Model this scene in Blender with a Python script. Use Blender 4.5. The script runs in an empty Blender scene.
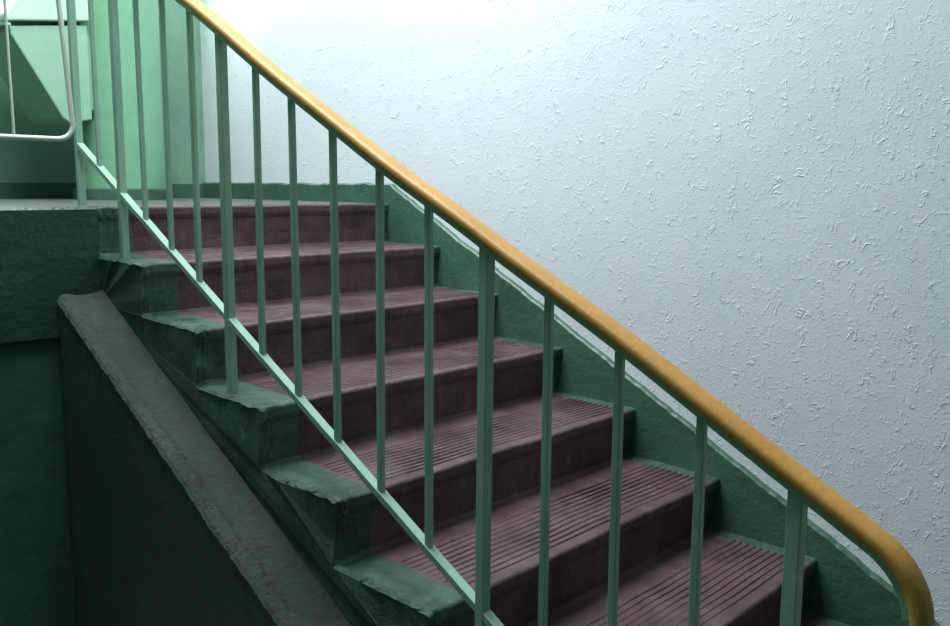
import bpy, bmesh, math, random
from mathutils import Vector, Matrix, noise
random.seed(3)
RUN=.30; RISE=.1545; S=RISE/RUN; W=1.18; NS=9; FLOOR=-NS*RISE; YB=1.5; CEIL=2.75
XL=-2.3; YF=-4.6
sc=bpy.context.scene
sc.view_settings.view_transform='Standard'
# ---------------------------------------------------------------- materials
class NT:
    def __init__(s,name):
        s.m=bpy.data.materials.new(name); s.m.use_nodes=True
        s.t=s.m.node_tree; s.b=s.t.nodes['Principled BSDF']
        s.co=s.t.nodes.new('ShaderNodeTexCoord').outputs['Object']
    def n(s,typ,**k):
        nd=s.t.nodes.new(typ)
        for a,v in k.items():
            if a.startswith('_'): setattr(nd,a[1:],v)
            else: nd.inputs[a].default_value=v
        return nd
    def l(s,a,b): s.t.links.new(a,b)
    def noise(s,scale,detail=4,rough=.6,dist=0,co=None):
        nd=s.n('ShaderNodeTexNoise',Scale=scale,Detail=detail,Roughness=rough,Distortion=dist)
        s.l(co or s.co,nd.inputs['Vector']); return nd.outputs['Fac']
    def ramp(s,src,a,b,c0=0.,c1=1.):
        nd=s.n('ShaderNodeMapRange'); nd.inputs[1].default_value=a; nd.inputs[2].default_value=b
        nd.inputs[3].default_value=c0; nd.inputs[4].default_value=c1
        s.l(src,nd.inputs[0]); return nd.outputs[0]
    def math(s,op,a,b=None,c=None):
        nd=s.n('ShaderNodeMath'); nd.operation=op
        for i,v in enumerate((a,b,c)):
            if v is None: continue
            if isinstance(v,(int,float)): nd.inputs[i].default_value=v
            else: s.l(v,nd.inputs[i])
        return nd.outputs[0]
    def mix(s,f,a,b):
        nd=s.n('ShaderNodeMix'); nd.data_type='RGBA'
        for i,v in ((0,f),(6,a),(7,b)):
            if isinstance(v,(int,float)): nd.inputs[i].default_value=v
            elif isinstance(v,tuple): nd.inputs[i].default_value=(*v,1)
            else: s.l(v,nd.inputs[i])
        return nd.outputs[2]
    def bump(s,h,dist,strength=1.):
        nd=s.n('ShaderNodeBump',Strength=strength,Distance=dist); s.l(h,nd.inputs['Height'])
        s.l(nd.outputs[0],s.b.inputs['Normal'])
    def col(s,c):
        if isinstance(c,tuple): s.b.inputs['Base Color'].default_value=(*c,1)
        else: s.l(c,s.b.inputs['Base Color'])
    def rough(s,r):
        if isinstance(r,float): s.b.inputs['Roughness'].default_value=r
        else: s.l(r,s.b.inputs['Roughness'])

def paint(name,c,dark=.7,rough=.45,bump=.002,bscale=40,chips=None):
    t=NT(name); f=t.ramp(t.noise(3.5,6,.65),.35,.68)
    cc=t.mix(f,tuple(x*dark for x in c),c)
    if chips:
        k=t.ramp(t.noise(chips[1],8,.75),chips[2],chips[2]+.02); cc=t.mix(k,cc,chips[0])
    t.col(cc); t.rough(rough)
    t.bump(t.noise(bscale,5,.6),bump); return t.m

GREEN=(.058,.150,.100)
def wall_white():
    t=NT('plaster_bluish_white')
    mp=t.n('ShaderNodeMapping'); mp.inputs['Scale'].default_value=(1,1,.7); t.l(t.co,mp.inputs[0]); cc=mp.outputs[0]
    def worms(scale,w,ms,m0,dist):
        n1=t.noise(scale,2.0,.5,dist,cc); a=t.math('ABSOLUTE',t.math('SUBTRACT',n1,.5))
        line=t.ramp(a,0,w,1,0); mask=t.ramp(t.noise(ms,3,.6),m0,m0+.12)
        return t.math('MULTIPLY',line,mask)
    a=worms(36,.06,22,.53,.8); b=worms(75,.07,50,.53,.4)
    blob=t.ramp(t.noise(110,3,.6),.56,.72)
    h=t.math('ADD',t.math('MAXIMUM',a,t.math('MULTIPLY',b,.6)),t.math('MULTIPLY',blob,.35))
    h=t.math('ADD',h,t.math('MULTIPLY',t.noise(6,5,.6),1.2))
    h=t.math('ADD',h,t.math('MULTIPLY',t.noise(190,3,.6),.14))
    t.bump(h,.0014,1.)
    f=t.ramp(t.noise(2.2,5,.6),.3,.7)
    t.col(t.mix(f,(.635,.715,.765),(.70,.77,.815))); t.rough(.6); return t.m
M_WALL=wall_white()
M_GWALL=paint('paint_light_green_wall',(.20,.37,.26),.80,.5,.004,14)
M_GDARK=paint('paint_dark_green',GREEN,.6,.42,.004,35,((.10,.14,.12),9,.64))
M_FASC=paint('paint_dark_green_beam_shaded',(.020,.058,.038),.6,.42,.004,35,((.04,.065,.052),9,.64))  # same dark green, with the shade on the beam's front put into the colour
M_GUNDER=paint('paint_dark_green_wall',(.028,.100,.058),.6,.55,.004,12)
M_BAL=paint('paint_green_metal',(.27,.49,.35),.8,.4,.001,80,((.08,.13,.09),22,.68))
M_CHUTE=paint('paint_chute_green',(.18,.42,.26),.85,.38,.003,10)
M_HOP=paint('paint_hopper_pale_green',(.25,.46,.33),.85,.38,.003,10)
M_LID=paint('paint_lid_lit_pale_green',(.44,.62,.50),.88,.38,.003,10)  # paler than the hopper: light falling on the lid put into the colour
M_CONC=paint('concrete_grimy',(.08,.11,.09),.55,.75,.006,30)
M_WHITE=paint('paint_white_tube',(.50,.60,.52),.9,.4,.0005,60)
M_DGREY=paint('ceiling_plaster',(.40,.42,.42),.9,.8,.003,12)
def rail_mat():
    t=NT('handrail_ochre_plastic'); f=t.ramp(t.noise(9,5,.6),.35,.7)
    c=t.mix(f,(.47,.255,.052),(.54,.32,.080)); k=t.ramp(t.noise(25,6,.7),.66,.70)
    t.col(t.mix(k,c,(.28,.14,.03))); t.rough(.5); t.bump(t.noise(50,4,.6),.0012)
    t.b.inputs['Specular IOR Level'].default_value=.3; return t.m
M_RAIL=rail_mat()
def stair_mat():
    t=NT('stair_painted_concrete'); sp=t.n('ShaderNodeSeparateXYZ'); t.l(t.co,sp.inputs[0]); x=sp.outputs[0]
    wob=t.math('MULTIPLY',t.math('SUBTRACT',t.noise(9,5,.65),.5),.05)
    xx=t.math('ADD',x,wob)
    gl=t.ramp(xx,.106,.110,1,0); gr=t.ramp(xx,1.110,1.116,0,1)
    g=t.math('MAXIMUM',gl,gr)
    wear=t.ramp(t.noise(4.5,7,.72),.38,.64)
    br=t.mix(wear,(.058,.030,.027),(.135,.083,.079))
    mp=t.n('ShaderNodeMapping'); mp.inputs['Scale'].default_value=(26,5,4); t.l(t.co,mp.inputs[0])
    st=t.ramp(t.noise(1,5,.6,0,mp.outputs[0]),.54,.74)
    br=t.mix(t.math('MULTIPLY',st,.45),br,(.21,.15,.135))
    dirt=t.ramp(t.noise(16,7,.75),.52,.65); br=t.mix(t.math('MULTIPLY',dirt,.65),br,(.034,.024,.023))
    gn=t.mix(t.ramp(t.noise(7,5,.6),.4,.65),(.022,.062,.043),(.055,.130,.092))
    ch=t.ramp(t.noise(30,8,.8),.58,.61); gn=t.mix(ch,gn,(.12,.15,.135))
    ck=t.ramp(t.noise(22,8,.8),.60,.63); gn=t.mix(ck,gn,(.015,.028,.022))
    t.col(t.mix(g,br,gn)); t.rough(t.ramp(t.noise(12,5,.6),.3,.7,.28,.52))
    t.bump(t.noise(60,7,.75),.006); return t.m
M_STAIR=stair_mat()
# ---------------------------------------------------------------- helpers
def obj(name,verts,faces,mat,parent=None,smooth=False):
    me=bpy.data.meshes.new(name); me.from_pydata([tuple(v) for v in verts],[],faces); 
    bm=bmesh.new(); bm.from_mesh(me); bmesh.ops.recalc_face_normals(bm,faces=bm.faces); bm.to_mesh(me); bm.free()
    me.materials.append(mat)
    if smooth:
        for p in me.polygons: p.use_smooth=True
    o=bpy.data.objects.new(name,me); sc.collection.objects.link(o)
    if parent: o.parent=parent
    return o
def empty(name):
    o=bpy.data.objects.new(name,None); sc.collection.objects.link(o); return o
def box(name,x0,x1,y0,y1,z0,z1,mat,parent=None,bev=0):
    v=[(x,y,z) for x in (x0,x1) for y in (y0,y1) for z in (z0,z1)]
    f=[(0,1,3,2),(4,6,7,5),(0,4,5,1),(2,3,7,6),(0,2,6,4),(1,5,7,3)]
    o=obj(name,v,f,mat,parent)
    if bev:
        m=o.modifiers.new('b','BEVEL'); m.width=bev; m.segments=2
    return o
def prism(name,poly,x0,x1,mat,parent=None,bev=0):
    n=len(poly); v=[(x0,y,z) for y,z in poly]+[(x1,y,z) for y,z in poly]
    f=[tuple(range(n)),tuple(range(2*n-1,n-1,-1))]+[(i,(i+1)%n,n+(i+1)%n,n+i) for i in range(n)]
    o=obj(name,v,f,mat,parent)
    if bev:
        m=o.modifiers.new('b','BEVEL'); m.width=bev; m.segments=2; m.limit_method='ANGLE'
    return o
def tube(name,pts,r,mat,parent=None):
    cu=bpy.data.curves.new(name,'CURVE'); cu.dimensions='3D'; sp=cu.splines.new('POLY'); sp.points.add(len(pts)-1)
    for p,q in zip(sp.points,pts): p.co=(*q,1)
    cu.bevel_depth=r; cu.bevel_resolution=4; cu.use_fill_caps=True
    cu.materials.append(mat); o=bpy.data.objects.new(name,cu); sc.collection.objects.link(o)
    if parent: o.parent=parent
    return o
# ---------------------------------------------------------------- room shell
T=.12
box('wall_right',W,W+T,YF,YB+.3,FLOOR-.2,CEIL,M_WALL)
WX0,WX1,WZ0,WZ1=-.15,1.05,1.08,2.45
wb=empty('wall_back')
box('below_window',XL,W,YB,YB+.3,0,WZ0,M_GWALL,wb); box('above_window',XL,W,YB,YB+.3,WZ1,CEIL,M_GWALL,wb)
box('left_of_window',XL,WX0,YB,YB+.3,WZ0,WZ1,M_GWALL,wb); box('right_of_window',WX1,W,YB,YB+.3,WZ0,WZ1,M_GWALL,wb)
box('wall_left',XL-T,XL,YF,YB+.3,FLOOR-.2,CEIL,M_GUNDER)
box('wall_front',XL-T,W+T,YF-T,YF,FLOOR-.2,CEIL,M_GUNDER)
box('ceiling',XL-T,W+T,YF-T,YB+.3,CEIL,CEIL+.1,M_DGREY)
box('floor',XL,W,YF,.06,FLOOR-.15,FLOOR,M_CONC)
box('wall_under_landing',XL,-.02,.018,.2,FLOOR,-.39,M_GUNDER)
win=empty('window_1')
fw=.05
for n,a in (('frame_left',(WX0,WX0+fw,WZ0,WZ1)),('frame_right',(WX1-fw,WX1,WZ0,WZ1)),('frame_bottom',(WX0+fw,WX1-fw,WZ0,WZ0+fw)),('frame_top',(WX0+fw,WX1-fw,WZ1-fw,WZ1)),('mullion',(.43,.47,WZ0+fw,WZ1-fw))):
    box(n,a[0],a[1],YB+.12,YB+.17,a[2],a[3],M_WHITE,win,.004)
ld=box('landing',XL+.001,W-.0005,.038,YB,-.39,0,M_CONC)
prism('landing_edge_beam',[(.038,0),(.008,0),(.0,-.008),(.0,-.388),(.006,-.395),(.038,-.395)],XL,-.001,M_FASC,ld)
# ---------------------------------------------------------------- staircase
def nz(v,sc_,amp): return noise.noise(Vector(v)*sc_)*amp
prof=[]; gz=[]
def add(y,z,g=0): prof.append((y,z)); gz.append(g)
add(.038,-.0)
for k in range(0,NS):
    Y=-k*RUN; Z=-k*RISE
    if k>0:
        for i in range(9,-1,-1):
            yc=Y+.036+i*.0205
            add(yc+.0056,Z); add(yc+.0036,Z,.0030); add(yc-.0036,Z,.0030); add(yc-.0056,Z)
    for a in range(0,6):
        t=math.radians(90+a*18); add(Y+.009+.009*math.cos(t),Z-.009+.009*math.sin(t))
    add(Y+.001,Z-.026); add(Y+.004,Z-.036); add(Y+.008,Z-.044)
    add(Y+.013,Z-.10); add(Y+.015,Z-RISE+.010); add(Y+.011,Z-RISE+.002); add(Y+.005,Z-RISE)
add(-(NS-1)*RUN+.02,-NS*RISE-.0); add(-(NS-1)*RUN+.26,-NS*RISE-.0)
add(.038,-.30)
xs=[0,.004,.010,.018,.028,.038,.05,.062,.074,.086,.10,.112,.120]+[.120+(W-.182)*i/50 for i in range(1,50)]+[W-.062,W-.055,W-.02,W-.001]
V=[];n=len(prof)
for i,x in enumerate(xs):
    for (y,z),gd in zip(prof,gz):
        fix=y>.03
        if .115<x<W-.057: z-=gd*(1+nz((x,y,2),5,.9))
        e=math.exp(-x/.035)
        dy=nz((x*1.0,y,z),7,.003)+e*nz((x+3,y,z),28,.008)+e*nz((x+3,y,z),75,.007); dz=nz((x,y+5,z),6,.0022)+e*nz((x,y+9,z),28,.004)+e*nz((x,y+9,z),75,.006)
        if i==0: dz-=.006; dy+=.004
        if i==1: dz-=.002
        dx=e*(nz((x,y,z+7),16,.008)+nz((x,y,z+7),60,.008)) if i<3 else 0
        if fix: dy=0
        V.append((x+dx-.002*(i==0),y+dy,z+dz))
F=[]
for i in range(len(xs)-1):
    for j in range(n):
        F.append((i*n+j,i*n+(j+1)%n,(i+1)*n+(j+1)%n,(i+1)*n+j))
F.append(tuple(range(n))); F.append(tuple((len(xs)-1)*n+j for j in range(n-1,-1,-1)))
stair=obj('staircase',V,F,M_STAIR)
C2=-.262; XO=-.135
V=[];F=[];ny=520; cross=[(XO,-1.4),(XO,-.16),(XO,-.05),(XO-.002,-.018),(XO+.004,-.005),(XO+.012,.001),(XO+.022,.004),(XO+.030,.004),(XO+.038,.0),(XO+.05,-.003),(XO+.062,-.004),(XO+.075,-.004),(XO+.088,-.004),(XO+.10,-.003),(XO+.112,-.001),(-.012,.002),(-.004,.006),(.03,.012)]
y1=-2.2
for i in range(ny+1):
    y=-.002+(y1)*i/ny
    for c,(x,dz) in enumerate(cross):
        top=S*y+C2
        z=max(top+dz,FLOOR) if c>0 else FLOOR
        if c>1: 
            q=1.6 if 4<=c<=8 else .6
            z+=nz((x,y,1),10,.003)+q*nz((x,y,4),60,.0022)+q*nz((x,y,6),130,.0022)
            x+=nz((x,y,2),14,.004)+nz((x,y,8),90,.0025)
        V.append((x,y,z))
nc=len(cross)
for i in range(ny):
    for c in range(nc-1): F.append((i*nc+c,(i+1)*nc+c,(i+1)*nc+c+1,i*nc+c+1))
F.append(tuple(range(nc)))
tt=NT('stringer_rough_paint')
sp=tt.n('ShaderNodeSeparateXYZ'); tt.l(tt.co,sp.inputs[0])
edge=tt.ramp(tt.math('ADD',sp.outputs[0],tt.math('MULTIPLY',tt.noise(20,5,.7),.03)),XO+.012,XO+.022)
gr=tt.mix(tt.ramp(tt.noise(5,6,.7),.4,.65),(.014,.034,.025),(.036,.060,.048))
gr=tt.mix(tt.ramp(tt.noise(55,7,.8),.54,.62),gr,(.009,.015,.012))
gr=tt.mix(tt.ramp(tt.noise(38,7,.8),.62,.66),gr,(.07,.085,.078))
gn=tt.mix(tt.ramp(tt.noise(3,5,.6),.4,.65),(.020,.064,.041),(.030,.085,.056))
tt.col(tt.mix(edge,gn,gr)); tt.rough(.5); tt.bump(tt.noise(85,8,.8),.007)
stringer=obj('stringer_ledge',V,F,tt.m,stair)
# ---------------------------------------------------------------- skirting
b=.072; XS=W-.022
V=[];F=[];N=220; pts=[]
for i in range(N+1):
    y=YB-(YB+2.7)*i/N
    top=.078 if y>-.01 else S*y+b+.005
    pts.append((y,top+nz((0,y,0),9,.006)+nz((0,y,0),35,.004)))
for (y,z) in pts:
    V+=[(XS,y,z-.62 if y<0 else -.02),(XS,y,z-.006),(XS+.006,y,z),(W,y,z)]
for i in range(N):
    for c in range(3): F.append((i*4+c,(i+1)*4+c,(i+1)*4+c+1,i*4+c+1))
obj('baseboard_right',V,F,M_GDARK)
box('baseboard_back',XL,XS,YB-.012,YB,0,.07,M_GDARK)
# ---------------------------------------------------------------- stair railing
rl=empty('stair_railing')
XR=.0264; HR=.8028; HB=.1007; Y0=-.1174; SP=RUN/2
corr={-4:0,3:.008,6:-.008,8:-.010,10:-.002,12:.006,14:.003,16:.0}
def cz(y):
    j=(Y0-y)/SP; ks=sorted(corr)
    if j<=ks[0]: return 0
    for a,c in zip(ks,ks[1:]):
        if a<=j<=c:
            t=(j-a)/(c-a); t=t*t*(3-2*t); return corr[a]*(1-t)+corr[c]*t
    return 0
def hz(y): return S*y+HR+cz(y)
yend=-2.335
path=[(.36-.02*i,hz(.36-.02*i)) for i in range(int((.36-yend)/.02)+1)]
y,z=path[-1]; ang=math.atan2(-S,-1)
for i in range(14):
    ang+= math.radians(62.7)/14; y+=.0078*math.cos(ang); z+=.0078*math.sin(ang); path.append((y,z))
for i in range(12): z-=.025; path.append((y,z))
def sweep(name,path,profile,mat,parent,xc):
    V=[];F=[];m=len(profile)
    for i,(y,z) in enumerate(path):
        a=path[max(0,i-1)]; c=path[min(len(path)-1,i+1)]
        t=Vector((c[0]-a[0],c[1]-a[1])).normalized(); nn=Vector((t.y,-t.x))
        for px,pn in profile: V.append((xc+px,y+nn.x*pn,z+nn.y*pn))
    for i in range(len(path)-1):
        for j in range(m): F.append((i*m+j,i*m+(j+1)%m,(i+1)*m+(j+1)%m,(i+1)*m+j))
    F.append(tuple(range(m))); F.append(tuple((len(path)-1)*m+j for j in range(m-1,-1,-1)))
    return obj(name,V,F,mat,parent,True)
pr=[]
for i in range(28):
    a=2*math.pi*i/28; c,s_=math.cos(a),math.sin(a)
    pr.append((.0220*math.copysign(abs(c)**.7,c),.0130+.0120*math.copysign(abs(s_)**.75,s_)))
o=sweep('handrail',path,pr,M_RAIL,rl,XR)
o=sweep('steel_strip',path[:-14],[(-.014,-.006),(.014,-.006),(.014,.003),(-.014,.003)],M_BAL,rl,XR)
for p in o.data.polygons: p.use_smooth=False
def bary(name,j,half,zb):
    yc=Y0-j*SP; zt=hz(yc)
    tw=random.uniform(-.12,.12); lean=random.uniform(-.004,.004)
    V=[]
    for z,l in ((zb,0),(zt+.004,lean)):
        for a,c in ((-1,-1),(1,-1),(1,1),(-1,1)):
            x=a*half*math.cos(tw)-c*half*math.sin(tw); yy=a*half*math.sin(tw)+c*half*math.cos(tw)
            V.append((XR+x,yc+yy+l,z - 0))
    o=obj(name,V,[(0,1,2,3),(4,7,6,5),(0,4,5,1),(1,5,6,2),(2,6,7,3),(3,7,4,0)],M_BAL,rl)
    m=o.modifiers.new('b','BEVEL'); m.width=.0018; m.segments=2
posts={0:1,4:3,10:6,14:8}
for j in range(-2,15):
    yc=Y0-j*SP
    if j in posts: bary('post_%d'%j,j,.0108,-posts[j]*RISE-.004)
    elif j==-2: bary('post_top',j,.0108,-.004)
    else: bary('baluster_%d'%(j+2),j,.0067,S*yc+HB-.004)
ya,yb_=.19,-2.25
pth=[(ya-(ya-yb_)*i/30,S*(ya-(ya-yb_)*i/30)+HB+nz((0,i,0),.9,.002)) for i in range(31)]
o=sweep('bottom_bar',pth,[(-.0105,-.007),(.0105,-.007),(.0105,.007),(-.0105,.007)],M_BAL,rl,XR)
for p in o.data.polygons: p.use_smooth=False
# ---------------------------------------------------------------- landing guard railing
g=empty('landing_guard_railing')
yg=.03; xr_=-.048; zb=.20; R=.045
pts=[(xr_-.035,yg,.95),(xr_-.020,yg,.6),(xr_,yg,zb+R)]
for i in range(1,8):
    a=math.radians(i*90/7); pts.append((xr_-R+R*math.cos(a),yg,zb+R-R*math.sin(a)))
pts+=[(-1.9,yg,zb)]
tube('tube_frame',pts,.0075,M_WHITE,g)
for i,x in enumerate((-.215,-.40,-.58,-.76,-.94,-1.12,-1.30,-1.48,-1.66,-1.84)): tube('rod_%d'%i,[(x,yg,zb),(x,yg,.95)],.004,M_WHITE,g)
tube('top_rail',[(xr_-.012,yg,.95),(-1.9,yg,.95)],.012,M_WHITE,g)
tube('leg_1',[(-.62,yg,-.01),(-.62,yg,.95)],.012,M_WHITE,g); tube('leg_2',[(-1.9,yg,-.01),(-1.9,yg,.96)],.012,M_WHITE,g)
# ---------------------------------------------------------------- garbage chute
gc=empty('garbage_chute')
PX,PY,PR=.60,1.18,.185
V=[];F=[];m=48
for z in (0,CEIL):
    for i in range(m): V.append((PX+PR*math.cos(2*math.pi*i/m),PY+PR*math.sin(2*math.pi*i/m),z))
for i in range(m): F.append((i,(i+1)%m,m+(i+1)%m,m+i))
pipe=obj('chute_pipe',V,F,M_CHUTE,gc,True)
V=[];F=[]
for z,r in ((.0,PR+.02),(.045,PR+.02),(.05,PR+.002)):
    for i in range(m): V.append((PX+r*math.cos(2*math.pi*i/m),PY+r*math.sin(2*math.pi*i/m),z))
for k in range(2):
    for i in range(m): F.append((k*m+i,k*m+(i+1)%m,(k+1)*m+(i+1)%m,(k+1)*m+i))
obj('pipe_collar',V,F,M_GDARK,gc)
def hop(name,poly,w,mat,bev=.006,off=0):
    ang=math.radians(190); u=Vector((math.cos(ang),math.sin(ang),0)); v=Vector((-u.y,u.x,0)); c=Vector((PX,PY,0))+v*off
    n=len(poly); V=[];
    for s_ in (-w/2,w/2):
        for a,z in poly: V.append(c+u*a+v*s_+Vector((0,0,z)))
    F=[tuple(range(n)),tuple(range(2*n-1,n-1,-1))]+[(i,(i+1)%n,n+(i+1)%n,n+i) for i in range(n)]
    o=obj(name,V,F,mat,gc); mm=o.modifiers.new('b','BEVEL'); mm.width=bev; mm.segments=2; return o
hop('hopper_neck',[(.10,.37),(.23,.37),(.23,.80),(.10,.80)],.20,M_CHUTE)
hop('hopper_body',[(.21,.33),(.31,.31),(.34,.33),(.53,.63),(.53,.66),(.21,.71)],.26,M_HOP)
hop('hopper_lid',[(.20,.725),(.55,.675),(.55,.70),(.42,.86),(.20,.89)],.29,M_LID)
hop('lid_handle',[(.535,.71),(.58,.715),(.58,.735),(.525,.73)],.12,M_BAL,.003)
hop('hinge_bar',[(.535,.655),(.56,.655),(.56,.668),(.535,.668)],.30,M_BAL,.003)
# ---------------------------------------------------------------- lights
def area(name,loc,rot,sx,sy,e,c):
    l=bpy.data.lights.new(name,'AREA'); l.shape='RECTANGLE'; l.size=sx; l.size_y=sy; l.energy=e; l.color=c
    o=bpy.data.objects.new(name,l); o.location=loc; o.rotation_euler=rot; sc.collection.objects.link(o); return o
LC=(.94,.97,1.0)
area('window_daylight',((WX0+WX1)/2,YB+.26,(WZ0+WZ1)/2),(math.radians(-90+12),0,0),1.15,1.35,75,LC)
area('landing_lamp',(-.05,-.40,CEIL-.2),(0,math.radians(10),0),1.0,1.6,172,LC)
area('stairwell_fill',(-.9,-1.9,CEIL-.05),(0,0,0),1.2,1.6,12,LC)  # added weak fill above the camera side, no actual fitting
w=bpy.data.worlds.new('w'); sc.world=w; w.use_nodes=True
w.node_tree.nodes['Background'].inputs[0].default_value=(.8,.9,1,1); w.node_tree.nodes['Background'].inputs[1].default_value=.5
# ---------------------------------------------------------------- camera
yaw,pitch,roll=.7736,-.1453,.0080
fwv=Vector((math.cos(yaw)*math.cos(pitch),math.sin(yaw)*math.cos(pitch),math.sin(pitch)))
r=Vector((math.sin(yaw),-math.cos(yaw),0)); u=r.cross(fwv)
r2=r*math.cos(roll)+u*math.sin(roll); u2=-r*math.sin(roll)+u*math.cos(roll)
M=Matrix((( r2.x,u2.x,-fwv.x,-1.1031),(r2.y,u2.y,-fwv.y,-2.6951),(r2.z,u2.z,-fwv.z,.0714),(0,0,0,1)))
cd=bpy.data.cameras.new('camera'); cd.sensor_width=36; cd.lens=867.78/950*36; cd.clip_start=.02
co=bpy.data.objects.new('camera',cd); co.matrix_world=M; sc.collection.objects.link(co); sc.camera=co
